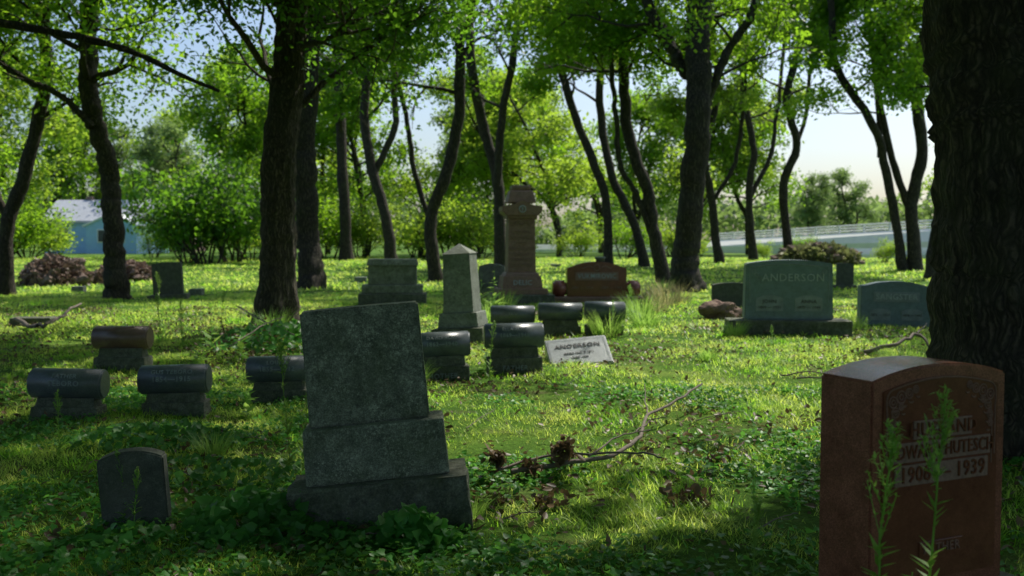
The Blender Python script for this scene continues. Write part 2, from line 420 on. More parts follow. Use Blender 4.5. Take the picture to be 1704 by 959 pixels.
# ------------------------------------------------------------------ stone helpers
def box(name, w, d, h, mat, parent, loc=(0, 0, 0), bev=.012, top=(1, 1), rough=0., rot=(0, 0, 0), seg=2):
    bm = bmesh.new(); bmesh.ops.create_cube(bm, size=1)
    for v in bm.verts:
        s = top if v.co.z > 0 else (1, 1)
        v.co = Vector((v.co.x*w*s[0], v.co.y*d*s[1], (v.co.z+.5)*h))
    if bev: bmesh.ops.bevel(bm, geom=bm.edges[:]+bm.verts[:], offset=bev, segments=seg, affect='EDGES', profile=.6)
    if rough:
        m = min(w, d, h)
        for it in range(5):
            es = [e for e in bm.edges if e.calc_length() > m*.16]
            if not es: break
            bmesh.ops.subdivide_edges(bm, edges=es, cuts=1, use_grid_fill=True)
        bmesh.ops.triangulate(bm, faces=bm.faces[:])
        bm.normal_update(); sd = Vector((w*13+loc[0]*3, d*7, h*5))
        for v in bm.verts:
            nn = v.normal; q = v.co*(5.5)+sd
            a = mnoise.fractal(q, .8, 2.1, 5)
            k = 1.0 if abs(nn.z) < .6 else .25
            v.co += nn*a*rough*k
    return bm_obj(name, bm, mat, parent, loc, rot)
def slab(name, w, h, t, mat, parent, loc=(0, 0, 0), arch=.0, sh=0., bev=.01, taper=0., rot=(0, 0, 0), flat=0.0):
    """upright slab, front faces -Y; arch = rise of the curved top; sh = square shoulder width"""
    pr = [(-w/2, 0), (w/2, 0)]
    hw = w/2-taper
    pr.append((hw, h-arch))
    m = 20
    for i in range(0 if sh else 1, m+(1 if sh else 0)):
        a = i/m; xx = hw-sh-a*(2*hw-2*sh)
        q = xx/(hw-sh)
        pr.append((xx, h-arch+arch*(1-abs(q)**2.2)+(.0 if not sh else .015)))
    pr.append((-hw, h-arch))
    bm = bmesh.new(); vs = [bm.verts.new((x, -t/2, z)) for x, z in pr]; fc = bm.faces.new(vs)
    r = bmesh.ops.extrude_face_region(bm, geom=[fc])
    for v in [g for g in r['geom'] if isinstance(g, bmesh.types.BMVert)]: v.co.y += t
    bmesh.ops.recalc_face_normals(bm, faces=bm.faces[:])
    if bev:
        es = [e for e in bm.edges if e.calc_face_angle(0) > .5]
        bmesh.ops.bevel(bm, geom=es, offset=bev, segments=2, affect='EDGES')
    return bm_obj(name, bm, mat, parent, loc, rot)
def text_mesh(s, size, ext=.004, bold=.0, sx=1.0):
    cu = bpy.data.curves.new('t', 'FONT'); cu.body = s; cu.size = size; cu.align_x = 'CENTER'; cu.align_y = 'CENTER'
    cu.extrude = ext; cu.resolution_u = 2; cu.offset = bold; cu.space_character = 1.08
    o = bpy.data.objects.new('t', cu); COL.objects.link(o)
    dg = bpy.context.evaluated_depsgraph_get(); me = bpy.data.meshes.new_from_object(o.evaluated_get(dg))
    bpy.data.objects.remove(o); me.materials.clear()
    for v in me.vertices: v.co.x *= sx
    return me
def text(s, size, mat, parent, loc, ext=.004, rot=(math.pi/2, 0, 0), bold=.0, sx=1.0, name='inscription'):
    me = text_mesh(s, size, ext, bold, sx); me.name = name; me.materials.append(mat)
    o = bpy.data.objects.new(name, me); o.location = loc; o.rotation_euler = rot
    return link(o, parent)
def cyl_x(name, R, L, mat, parent, loc, bev=.015, sides=40):
    bm = bmesh.new(); bmesh.ops.create_cone(bm, cap_ends=True, segments=sides, radius1=R, radius2=R, depth=L,
                                           matrix=Matrix.Rotation(math.pi/2, 4, 'Y'))
    es = [e for e in bm.edges if e.calc_face_angle(0) > 1]
    bmesh.ops.bevel(bm, geom=es, offset=bev, segments=3, affect='EDGES')
    o = bm_obj(name, bm, mat, parent, loc)
    for p in o.data.polygons: p.use_smooth = abs(p.normal.x) < .9
    return o
def stone(name, x, y, label, rot=(0, 0, 0), sink=.02, cat='gravestone', group=None):
    return empty(name, G(x, y, -sink), label, cat, rot, group)
R_ = math.radians

# ---- the leaning stepped gravestone
e = stone('gravestone', -.70, 5.40, 'weathered grey stepped gravestone leaning to one side in ivy', (R_(.5), R_(-5), R_(5)), .05)
box('base', .95, .40, .30, M_base, e, (0, 0, 0), .012, rough=.022)
box('plinth', .765, .28, .30, M_grey, e, (.0, .0, .301), .016, top=(.985, .93), rough=.004)
slab('slab', .645, .63, .15, M_grey, e, (-.02, .01, .602), bev=.01, taper=.008, arch=.004)
# ---- little arched tablet
e = stone('gravestone', -1.92, 5.06, 'small dark arched gravestone tablet sunk in weeds', (R_(2), R_(-3.5), R_(8)), .06)
slab('slab', .325, .46, .10, M_darkgrey, e, arch=.04, bev=.008)
# ---- red granite gravestone
ph = R_(25)
fx, fy = 1.165, 3.2
cx = fx+.31*math.cos(ph)-.12*math.sin(ph); cy = fy+.31*math.sin(ph)+.12*math.cos(ph)
e = stone('gravestone', cx, cy, 'red granite gravestone with rounded top and floral corner carving', (0, 0, ph), 0)
z0 = .31-float(gz(cx, cy))
box('base', .76, .36, z0+.05, M_base, e, (0, 0, -.05), .01, rough=.012)
slab('slab', .62, .775, .24, M_red, e, (0, 0, z0+.001), arch=.045, bev=.007)
slab('carved_panel', .53, .685, .008, M_redp, e, (0, -.1225, z0+.05), arch=.04, bev=.002)
def strokes(name, lines, r, mat, parent, loc):
    a = Acc()
    for ln in lines:
        C = catmull([(p[0], 0, p[1]) for p in ln], 6); a.tube(C, np.full(len(C), r), 5)
    o = bpy.data.objects.new(name, a.mesh(name, mat)); o.location = loc; return link(o, parent)
def circ(cx, cz, r, a0=0, a1=6.28, n=7): return [(cx+r*math.cos(a0+(a1-a0)*i/(n-1)), cz+r*math.sin(a0+(a1-a0)*i/(n-1))) for i in range(n)]
zt = z0+.15
for sgn in (-1, 1):
    L_ = []
    L_.append([(sgn*.25, .30), (sgn*.25, .45), (sgn*.248, .535), (sgn*.19, .56), (sgn*.08, .577), (0, .581)])
    L_.append([(sgn*.235, .27), (sgn*.235, .40), (sgn*.228, .47)])
    for (a, b, r) in [(.225, .51, .018), (.19, .525, .02), (.155, .535, .016), (.215, .475, .016), (.225, .44, .014), (.125, .548, .012), (.19, .495, .012), (.228, .41, .011)]:
        L_.append(circ(sgn*a, b, r)); L_.append(circ(sgn*a, b, r*.45))
        L_.append(circ(sgn*(a-.01), b-.018, r*.8, 3.5, 5.6, 5))
    strokes('floral_carving', L_, .003, M_carvred, e, (0, -.127, zt))
box('lettering_panel', .27, .006, .062, M_litered, e, (0, -.1293, z0+.53), .002)
box('lettering_panel', .45, .006, .066, M_litered, e, (0, -.1293, z0+.456), .002)
box('lettering_panel', .43, .006, .07, M_litered, e, (0, -.1293, z0+.378), .002)
text('HUSBAND', .064, M_redp, e, (0, -.134, z0+.561), .003, bold=.0004)
text('EDWARD HUTESCH', .064, M_redp, e, (0, -.134, z0+.489), .003, bold=.0003, sx=.78)
text('1908 — 1939', .074, M_redp, e, (0, -.134, z0+.413), .003, bold=.0004, sx=.9)
box('lettering_panel', .2, .006, .05, M_redp, e, (0, -.1293, z0+.13), .002)
text('FATHER', .045, M_carvred, e, (0, -.134, z0+.155), .003, bold=.0)

# ---- log shaped markers
def log_marker(x, y, L, R, hb, label, t1, t2=None, tb=None, yaw=0, roll=0, m=None, sink=.03):
    e = stone('log_marker', x, y, label, (0, R_(roll), R_(yaw)), sink, 'gravestone', 'log shaped grave markers in rows')
    box('base', L*.94, R*2.0, hb*.66, M_base, e, (0, 0, 0), .01, rough=.016, top=(.97, .92))
    box('pedestal', L*.82, R*1.45, hb*.4, M_base, e, (0, 0, hb*.63), .012, top=(.95, .75), rough=.006)
    zc = hb+R*.93
    cyl_x('log', R, L, m or M_log, e, (0, 0, zc))
    for s_, a0, sz in ((t1, .62, .054), (t2, .12, .062)):
        if not s_: continue
        me = text_mesh(s_, sz, .003, .0005)
        for v in me.vertices:
            a = a0+v.co.y/R; rr = R+v.co.z+.001
            v.co = Vector((v.co.x, -math.cos(a)*rr, math.sin(a)*rr))
        me.materials.append(M_midl); me.name = 'inscription'
        o = bpy.data.objects.new('inscription', me); o.location = (0, 0, zc); link(o, e)
    if tb: text(tb, .075, M_midl, e, (0, -R*1.03-.006, hb*.3), .004, bold=.0005)
def at(px, py, hgt=0.0):
    """ground point seen at a surveyed bearing"""
    v = (479.5-py)/1657; k = CAMH/(SN-v*CS); d = k*(CS+v*SN)
    for _ in range(4):
        g_ = float(gz(XD(px, d), d)); d = (CAMH-g_)/(SN-v*CS)*(CS+v*SN)
    return XD(px, d), d
for px, py, L, R, hb, lab, t1, t2, tb, yaw, roll, m in [
    (97, 700, .60, .125, .20, 'dark log shaped marker tipping on mossy stone base', 'FATHER', 'TEBORO', None, 2, 1.5, M_log),
    (281, 692, .58, .125, .21, 'dark log shaped marker with dates on mossy base', 'GUS TEBORO', '1854—1915', None, 3, -1, M_log),
    (194, 618, .64, .135, .28, 'polished brown log shaped marker on tall base', None, None, None, 0, 0, M_logr),
    (458, 670, .58, .125, .21, 'dark log shaped marker behind the leaning stone', 'LOUISA', '1855—1912', None, 3, -1, M_log),
    (735, 634, .60, .135, .28, 'dark log shaped marker with lettered rough base', 'DAVID ROSS', '1862—1940', 'MOTHER', 6, -2, M_log),
    (856, 622, .66, .14, .31, 'dark log shaped marker beside small weed with lettered base', 'ELLA ROSS', '1869—1948', 'FATHER', 5, -1, M_log),
    (853, 563, .70, .14, .27, 'log shaped marker in the far row near obelisk', None, '1870', None, 2, 0, M_log),
    (933, 560, .70, .145, .27, 'log shaped marker with grey pedestal in far row', None, None, None, 2, 0, M_log),
    (1007, 558, .64, .145, .27, 'log shaped marker at the row end by tall weeds', None, None, None, 2, 1, M_log)]:
    x, y = at(px, py); log_marker(x, y+R, L, R, hb, lab, t1, t2, tb, yaw, roll, m)

# ---- slanted ANDERSON marker
x, y = at(967, 606)
e = stone('slant_marker', x, y+.2, 'tilted pale slant grave marker catching the sun', (0, R_(-5), R_(6)), .04)
bm = bmesh.new()
pr = [(-.24, 0), (.24, 0), (.24, .30), (.2, .33), (-.24, .05)]
vs = [bm.verts.new((-.38, a, b)) for a, b in pr]; fc = bm.faces.new(vs)
r = bmesh.ops.extrude_face_region(bm, geom=[fc])
for v in [g for g in r['geom'] if isinstance(g, bmesh.types.BMVert)]: v.co.x += .76
bmesh.ops.recalc_face_normals(bm, faces=bm.faces[:]); bmesh.ops.bevel(bm, geom=bm.edges[:], offset=.01, segments=2, affect='EDGES')
bm_obj('slab', bm, M_slant, e)
sl = math.atan2(.28, .44)
def onsl(t): return (0, -.24+.44*t-.004, .05+.28*t+.006)
text('ANDERSON', .1, M_darkl, e, onsl(.68), .003, (sl, 0, 0), bold=.0, sx=1)
text('BORN MAY 4 1871', .042, M_darkl, e, onsl(.42), .003, (sl, 0, 0), bold=.0)
text('DIED 1939', .042, M_darkl, e, onsl(.26), .003, (sl, 0, 0), bold=.0)
bm = bmesh.new(); vs = [bm.verts.new(c) for c in [(-.35, 0, 0), (.35, 0, 0), (.35, .46, 0), (-.35, .46, 0)]]
vi = [bm.verts.new(c) for c in [(-.343, .007, 0), (.343, .007, 0), (.343, .453, 0), (-.343, .453, 0)]]
for i in range(4): bm.faces.new((vs[i], vs[(i+1) % 4], vi[(i+1) % 4], vi[i]))
bm_obj('carved_border', bm, M_midl, e, (0, -.24+.02-.003, .05+.0135+.006), (sl, 0, 0))

# ---- pale obelisk
x, y = at(771, 570)
e = stone('obelisk', x, y+.25, 'short grey obelisk monument leaning slightly on stepped base', (0, R_(-3), R_(-14)), .03, 'monument')
box('base', .78, .72, .24, M_base, e, (0, 0, 0), .015, rough=.01)
box('plinth', .62, .56, .22, M_pale, e, (0, 0, .241), .015, top=(.92, .92))
box('shaft', .46, .44, .86, M_pale, e, (0, 0, .462), .008, top=(.88, .88))
bm = bmesh.new(); bmesh.ops.create_cone(bm, cap_ends=True, segments=4, radius1=.215*1.414, radius2=0, depth=.15, matrix=Matrix.Rotation(math.pi/4, 4, 'Z'))
bm_obj('pointed_cap', bm, M_pale, e, (0, 0, .462+.86+.076))

# ---- block family monument
x, y = at(650, 508)
e = stone('monument', x, y+.4, 'wide grey block monument with stepped base and flat cap', (0, 0, R_(4)), .03, 'monument')
box('base', 1.56, .8, .28, M_base, e, (0, 0, 0), .02, rough=.015)
box('plinth', 1.4, .66, .2, M_grey, e, (0, 0, .281), .02)
box('slab', 1.12, .46, .44, M_grey, e, (0, 0, .482), .015)
box('cap', 1.2, .54, .16, M_grey, e, (0, 0, .923), .03, top=(.93, .8))

# ---- plain grey slab
x, y = at(818, 498)
e = stone('gravestone', x, y+.2, 'plain pale gravestone beside the tall column', (0, 0, R_(-4)), .03)
slab('slab', .66, .92, .2, M_pale, e, arch=.08, bev=.012)

# ---- tall column monument
x, y = at(866, 505)
e = stone('column_monument', x, y+.4, 'tall brown granite column monument with gabled cap and stepped base', (0, 0, R_(8)), .03, 'monument')
box('base', 1.5, 1.18, .24, M_base, e, (0, 0, 0), .02, rough=.01)
box('lower_step', 1.2, .97, .14, M_brown, e, (0, 0, .241), .02)
box('plinth', .98, .82, .30, M_brown, e, (0, 0, .382), .015, top=(.92, .9))
box('shoulder', .84, .68, .08, M_brown, e, (0, 0, .683), .02, top=(.9, .9))
box('shaft', .68, .56, 1.28, M_brown, e, (0, 0, .764), .012, top=(.93, .93))
box('collar', .74, .62, .07, M_brown, e, (0, 0, 2.045), .015)
bm = bmesh.new()
pr = [(-.38, 0), (.38, 0), (.48, .1), (.48, .22), (.22, .26), (0, .38), (-.22, .26), (-.48, .22), (-.48, .1)]
vs = [bm.verts.new((a, -.36, b)) for a, b in pr]; fc = bm.faces.new(vs)
r = bmesh.ops.extrude_face_region(bm, geom=[fc])
for v in [g for g in r['geom'] if isinstance(g, bmesh.types.BMVert)]: v.co.y += .72
bmesh.ops.recalc_face_normals(bm, faces=bm.faces[:]); bmesh.ops.bevel(bm, geom=bm.edges[:], offset=.015, segments=2, affect='EDGES')
bm_obj('capital', bm, M_brown, e, (0, 0, 2.116))
box('top_block', .70, .58, .3, M_brown, e, (0, 0, 2.42), .03, top=(.78, .78))
box('finial', .46, .38, .12, M_brown, e, (0, 0, 2.722), .04)
strokes('emblem', [circ(0, 0, .075, n=13), [(0, -.04), (0, .04)], [(-.02, .02), (.02, .02)]], .012, M_lite, e, (0, -.372, 2.27))
strokes('draped_carving', [[(-.3, .05), (-.2, -.04), (-.1, .05), (0, -.05), (.1, .05), (.2, -.04), (.3, .05)]], .014, M_litered, e, (0, -.275, 1.94))
text('DELIC', .16, M_lite, e, (0, -.400, .52), .006, (R_(85), 0, 0), bold=.001)
for i, s_ in enumerate(['STEVAN', 'BORN 1868', 'DIED', 'OCT 12 1919', 'MILICA', 'BORN 1874', 'DIED 1926']):
    text(s_, .1, M_litered, e, (0, -.288+.016*(1-i/7.), 1.72-i*.13), .005, (R_(89), 0, 0), bold=.001)

# ---- arched red brown monument
x, y = at(994, 503)
e = stone('monument', x, y+.35, 'arched brown granite family monument flanked by polished bolsters', (0, 0, R_(3)), .03, 'monument')
box('base', 2.25, .8, .14, M_brown, e, (0, 0, 0), .02)
slab('slab', 1.46, .84, .34, M_redp, e, (0, 0, .141), arch=.13, sh=.12, bev=.015)
box('name_panel', 1.06, .012, .2, M_litered, e, (0, -.1765, .54), .003)
text('VUKMIROVIC', .165, M_lite, e, (0, -.186, .64), .004, bold=.001, sx=.9)
for i, s_ in enumerate(['1881 — 1934', '1889 — 1951']):
    text(s_, .09, M_litered, e, (-.36+.72*i, -.177, .36), .005, bold=.001)
strokes('wreath_carving', [circ(0, 0, .07, n=13), [(-.35, -.02), (-.2, .03), (-.1, 0)], [(.35, -.02), (.2, .03), (.1, 0)]], .01, M_litered, e, (0, -.175, .85))
def lathe(name, prof, mat, parent, loc, sides=24):
    V = []; n = len(prof)
    a = np.linspace(0, 2*np.pi, sides, endpoint=False)
    for r, z in prof: V.append(np.stack([r*np.cos(a), r*np.sin(a), np.full(sides, z)], 1))
    i = np.arange(n-1)[:, None]*sides; j = np.arange(sides)[None, :]; j2 = (j+1) % sides
    f = np.stack([i+j, i+j2, i+sides+j2, i+sides+j], -1).reshape(-1, 4)
    o = bpy.data.objects.new(name, np_mesh(name, np.concatenate(V), f.ravel(), np.arange(len(f))*4, mat, True)); o.location = loc
    return link(o, parent)
for sx in (-1, 1):
    cyl_x('bolster', .2, .34, M_red, e, (sx*.91, 0, .335), .05)
lathe('flower_cup', [(0, 0), (.1, 0), (.12, .08), (.15, .1), (.12, .13), (0, .13)], M_pale, e, (.1, 0, .982), 12)

# ---- large ANDERSON monument
x, y = at(1320, 556)
e = stone('gravestone', x, y+.3, 'wide grey granite family gravestone on long rough base', (0, 0, R_(-5)), .03)
box('base', 1.88, .62, .24, M_base, e, (0, 0, 0), .02, rough=.02)
slab('slab', 1.36, .94, .3, M_blue, e, (0, 0, .241), arch=.06, sh=.0, bev=.015, taper=.02)
text('ANDERSON', .17, M_lite, e, (.06, -.155, .9), .006, bold=.0)
strokes('carved_border', [[(-.6, .1), (-.6, .62), (-.5, .66), (0, .7), (.5, .66), (.6, .62), (.6, .1)]]+[circ(-.54+.04*i, .58-.05*i, .03) for i in range(3)]+[circ(.54-.04*i, .58-.05*i, .03) for i in range(3)], .007, M_midl, e, (0, -.153, .42))
for i, (a, b) in enumerate([('JOHN', '1864 — 1931'), ('ANNA', '1870 — 1944')]):
    cxp = -.3+.6*i
    slab('name_panel', .42, .25, .008, M_midl, e, (cxp, -.1545, .38), arch=.05, bev=.002)
    text(a, .08, M_darkl, e, (cxp, -.162, .53), .002, bold=.001); text(b, .06, M_darkl, e, (cxp, -.162, .44), .002, bold=.0005)
# ---- SANGSTER
x, y = at(1496, 544)
e = stone('gravestone', x, y+.2, 'blue grey granite gravestone with scalloped top', (0, R_(1), R_(-4)), .03)
slab('slab', 1.2, .8, .26, M_blue, e, (0, 0, 0), arch=.07, sh=.1, bev=.015)
box('name_panel', .78, .01, .17, M_midl, e, (0, -.1355, .46), .003)
text('SANGSTER', .14, M_lite, e, (0, -.143, .545), .005, bold=.001)
for i in range(2):
    slab('name_panel', .36, .2, .008, M_midl, e, (-.27+.54*i, -.1345, .14), arch=.04, bev=.002)
    text('1878 — 1942' if i else '1872 — 1937', .055, M_darkl, e, (-.27+.54*i, -.141, .23), .002, bold=.0005)
# ---- small dark stones
x, y = at(1221, 512); e = stone('gravestone', x, y+.2, 'low dark gravestone behind the red boulder', (0, 0, R_(-3)), .03)
slab('slab', .86, .58, .24, M_darkgrey, e, arch=.05, bev=.012)
x, y = at(1410, 482); e = stone('gravestone', x, y+.2, 'small dark upright gravestone on footing', (0, 0, 0), .03)
box('base', .6, .4, .16, M_base, e, (0, 0, 0), .01, rough=.01); slab('slab', .48, .66, .2, M_darkgrey, e, (0, 0, .161), arch=.02, bev=.012)
x, y = at(276, 498); e = stone('gravestone', x, y+.2, 'dark grey upright gravestone tilted back on wide footing', (0, R_(-3), R_(8)), .03)
box('base', .95, .5, .14, M_base, e, (0, 0, 0), .015, rough=.015); slab('slab', .72, .8, .22, M_darkgrey, e, (0, 0, .141), arch=.02, bev=.012)
x, y = at(305, 492); e = stone('footstone', x+.25, y+.3, 'low grey footstone next to a tilted gravestone', (0, 0, 0), .02)
box('slab', .35, .3, .2, M_grey, e, (0, 0, 0), .03, rough=.01)
x, y = at(45, 542); e = stone('footstone', x, y+.2, 'low flat grey grave marker in the grass', (0, 0, R_(5)), .03)
box('slab', .72, .4, .16, M_base, e, (0, 0, 0), .03, rough=.012)
for px, py, w in [(130, 487, .35), (925, 447, .5), (600, 470, .4)]:
    x, y = at(px, py); e = stone('footstone', x, y, 'tiny pale marker stone in the lawn', (0, 0, 0), .02)
    box('slab', w, .25, .2, M_pale, e, (0, 0, 0), .03, rough=.01)
# boulder
x, y = at(1203, 531)
bm = bmesh.new(); bmesh.ops.create_icosphere(bm, subdivisions=4, radius=1)
for v in bm.verts:
    q = v.co.copy(); a = mnoise.fractal(q*1.3+Vector((3, 1, 2)), .9, 2, 5); q *= 1+a*.35
    v.co = Vector((q.x*.38, q.y*.3, max(-.1, q.z*.26+.1)))
o = bm_obj('boulder', bm, stone_mat('red_fieldstone', (.2, .12, .09), (.3, .18, .14), .9, lichen=.2, bump=.8, speck=60), None, G(x, y+.2)); o['label'] = 'reddish brown rough boulder in the grass'; o['category'] = 'boulder'

# ------------------------------------------------------------------ trees
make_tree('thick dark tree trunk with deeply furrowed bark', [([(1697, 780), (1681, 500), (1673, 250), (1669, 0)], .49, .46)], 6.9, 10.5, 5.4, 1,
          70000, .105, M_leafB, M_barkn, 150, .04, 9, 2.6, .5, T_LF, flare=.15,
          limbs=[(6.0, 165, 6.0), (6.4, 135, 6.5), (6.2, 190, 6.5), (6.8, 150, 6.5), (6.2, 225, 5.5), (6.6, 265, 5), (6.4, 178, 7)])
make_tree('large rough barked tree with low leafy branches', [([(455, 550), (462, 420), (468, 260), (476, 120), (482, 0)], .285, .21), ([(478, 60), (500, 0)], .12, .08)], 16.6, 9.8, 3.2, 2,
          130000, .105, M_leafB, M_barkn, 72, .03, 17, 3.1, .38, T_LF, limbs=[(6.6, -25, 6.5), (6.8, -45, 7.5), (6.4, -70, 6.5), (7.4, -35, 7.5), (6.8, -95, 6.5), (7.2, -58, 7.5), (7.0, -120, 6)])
make_tree('straight rough trunk standing close behind another', [([(516, 486), (513, 380), (508, 240), (512, 80), (520, 0)], .42, .32)], 30, 12.5, 5, 3, 24000, .16, None, None, 24, .02)
make_tree('slender leaning tree with curved dark trunk', [([(195, 503), (190, 400), (178, 290), (160, 180), (147, 80), (150, 0)], .30, .24), ([(165, 215), (120, 165), (60, 135), (0, 100)], .1, .05)], 25, 11, 4.6, 4, 28000, .15, None, None, 20, .015, 11)
make_tree('forked tree with thin trunk at clearing edge', [([(8, 492), (14, 380), (42, 300), (60, 210), (75, 120)], .25, .15), ([(14, 370), (-12, 280), (-30, 150)], .16, .1)], 27, 11, 4.2, 5, 26000, .15, None, None, 12, 0, 11)
make_tree('slim dark tree forking above the shrubs', [([(652, 432), (645, 370), (622, 290), (606, 200), (610, 100), (590, 0)], .36, .22), ([(622, 290), (655, 200), (655, 90), (700, 0)], .22, .15)], 50, 15, 7.0, 6, 22000, .25, None, None, 14)
make_tree('slender tree with bent double trunk', [([(724, 476), (716, 370), (742, 290), (764, 190), (772, 80), (790, 0)], .27, .2), ([(722, 395), (712, 365)], .12, .08)], 34, 12.5, 6.0, 7, 22000, .18)
make_tree('forked slim tree behind the column monument', [([(833, 440), (826, 300), (800, 210), (783, 110), (780, 0)], .34, .18), ([(826, 310), (835, 200), (852, 110), (870, 0)], .24, .14)], 46, 14.5, 7.0, 8, 22000, .23)
make_tree('dark trunk deep in the shrubs', [([(577, 432), (573, 330), (568, 220), (560, 100)], .4, .3)], 55, 15, 5, 9, 20000, .26)
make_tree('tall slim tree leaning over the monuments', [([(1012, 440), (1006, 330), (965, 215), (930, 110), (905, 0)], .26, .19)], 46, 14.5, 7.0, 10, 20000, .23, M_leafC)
make_tree('thin leaning tree beside the arched monument', [([(1072, 438), (1055, 370), (1022, 290), (1003, 170), (1008, 40)], .26, .16)], 46, 14.5, 7.0, 12, 17000, .23)
make_tree('curving twin tree hugging a thicker trunk', [([(1108, 478), (1090, 380), (1082, 320), (1052, 230), (1045, 120), (1062, 0)], .28, .18), ([(1090, 400), (1060, 330), (1035, 280)], .12, .08)], 33, 12.5, 6.0, 13, 19000, .18)
make_tree('large upright tree with thick furrowed trunk', [([(1142, 488), (1140, 400), (1147, 220), (1160, 80), (1172, 0)], .46, .38), ([(1152, 130), (1120, 60), (1090, 0)], .22, .15), ([(1165, 190), (1200, 100), (1250, 0)], .15, .11)], 29, 12, 5.8, 14, 30000, .16, None, None, 36, .025)
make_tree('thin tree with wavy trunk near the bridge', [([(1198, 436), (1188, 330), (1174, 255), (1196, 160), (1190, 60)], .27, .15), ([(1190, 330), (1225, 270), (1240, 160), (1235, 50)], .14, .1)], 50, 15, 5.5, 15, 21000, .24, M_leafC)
make_tree('slender forked tree before the white wall', [([(1253, 431), (1244, 320), (1255, 250), (1240, 150), (1228, 30)], .27, .14), ([(1250, 330), (1290, 250), (1310, 130), (1325, 0)], .16, .1)], 54, 15.5, 6, 16, 21000, .25)
make_tree('slim wavy tree in open sunlight', [([(1316, 433), (1304, 310), (1322, 240), (1303, 165), (1335, 70), (1372, 0)], .29, .16), ([(1304, 310), (1345, 190), (1360, 80)], .13, .09)], 50, 15, 7, 17, 21000, .23)
make_tree('leaning slim tree reaching over the wall', [([(1506, 452), (1482, 300), (1452, 210), (1402, 110), (1386, 0)], .24, .15), ([(1470, 260), (1472, 130), (1490, 0)], .14, .1)], 42, 13.5, 6.5, 18, 21000, .21)
make_tree('thick forked tree near the wide trunk', [([(1524, 448), (1518, 340), (1532, 250), (1525, 130), (1545, 0)], .34, .2), ([(1515, 350), (1490, 280), (1468, 160), (1450, 0)], .2, .14)], 42, 14, 6.0, 19, 21000, .21)
make_tree('dark leaning tree beside the great trunk', [([(1548, 470), (1562, 380), (1580, 200), (1600, 0)], .22, .18)], 36, 13, 6.5, 20, 14000, .18)
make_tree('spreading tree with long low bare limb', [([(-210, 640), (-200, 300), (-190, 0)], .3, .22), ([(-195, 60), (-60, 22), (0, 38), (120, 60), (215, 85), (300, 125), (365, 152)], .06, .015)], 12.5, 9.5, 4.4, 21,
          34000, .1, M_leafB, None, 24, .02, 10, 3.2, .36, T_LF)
make_tree('unseen broad leafy tree added to shade the lawn', [([(1900, 600), (1895, 300), (1885, 0)], .32, .25)], 13.5, 10, 6.2, 22, 36000, .12, M_leafB, None, 24, .02, 7, 2.2, .5, T_RH,  # stands out of view, added to throw shade on the lawn
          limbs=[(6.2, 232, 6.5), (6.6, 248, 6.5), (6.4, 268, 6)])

# generic background trees, copied
def generic(seed, H, zb, nleaf, ls, leafm, blen, sp=.42):
    rs = np.random.default_rng(seed); acc = Acc(); cl = []
    for k in range(2):
        pts = [np.array([0, 0, -.2]), np.array([rs.normal()*.1, rs.normal()*.1, 1.2])]; dr = np.array([rs.normal()*.25, rs.normal()*.25, 1]); last = pts[-1]
        while last[2] < H*.9:
            dr = norm(dr+rs.normal(size=3)*.18+np.array([0, 0, .15])); last = last+dr*1.4; pts.append(last)
        C = catmull(pts, 4); n = len(C); rad = np.linspace(.2, .05, n); acc.tube(C, rad, 9)
        cand = [i for i in range(n) if C[i][2] > zb]
        for q in range(12):
            i = cand[int((q+rs.random())/12*(len(cand)-1))]; a = rs.uniform(0, 6.28); f = 1-.5*(C[i][2]-zb)/(H-zb)
            grow(acc, cl, C[i], (math.cos(a), math.sin(a), rs.uniform(.1, .7)), blen*f, .07, 2, rs)
    return acc.mesh('trunk', M_barkf), leaves_for(cl, nleaf, ls, rs, leafm, (0, 0, 0), T_RH, sp, False)
gens = [generic(31, 11, 2.0, 12000, .27, M_leafC, 3.0), generic(32, 12, 3, 12000, .27, M_leafA, 3.2), generic(33, 9, 1.2, 12000, .26, M_leafD, 2.8), generic(34, 10, 4, 18000, .3, M_leafB, 4.6, .6)]
for px, d, gi, s_ in [(-10, 66, 0, 1.1), (370, 62, 1, .95), (300, 90, 2, 1.1), (700, 70, 0, 1.0), (800, 78, 2, 1.1), (930, 66, 0, 1.0), (1060, 76, 1, 1.0), (1150, 70, 0, 1.1), (610, 66, 1, 1.05), (870, 72, 1, 1.1), (1000, 84, 0, 1.2),
                      (1245, 74, 1, 1.05), (-110, 50, 1, 1.1), (545, 76, 0, 1.2), (150, 105, 2, 1.3), (1760, 60, 1, 1.1), (470, 84, 0, 1.2), (215, 104, 0, 1.2), (1640, 80, 0, 1.1), (75, 100, 1, 1.2), (1345, 110, 2, .8), (1420, 118, 2, .9)]:
    x = XD(px, d); e = empty('tree', G(x, d), 'sunlit leafy tree along the cemetery edge', 'tree', (0, 0, px*.7), 'trees along the far edge')
    e.scale = (s_, s_, s_)
    for nm, me in (('trunk', gens[gi][0]), ('crown', gens[gi][1])): link(bpy.data.objects.new(nm, me), e)
# unseen trees added around the viewpoint to block sun and sky light
for k_, (x, y, s_) in enumerate([(-8.5, 3, 1), (-3.5, -5, 1.1), (3, -5.5, 1.05), (8.0, .5, 1), (0, -12, 1.2), (-10.5, 8.5, .95), (-10, -6, 1.2), (9.5, -6, 1.2), (13.5, 7, 1.1), (-14, 17, 1.1), (15, 19, 1.1)]):
    e = empty('tree', G(x, y), 'unseen full leafed tree added for its shade', 'tree', (0, 0, k_*1.9), 'unseen trees added for shade'); e.scale = (s_, s_, s_)
    for nm, me in (('trunk', gens[3][0]), ('crown', gens[3][1])): link(bpy.data.objects.new(nm, me), e)

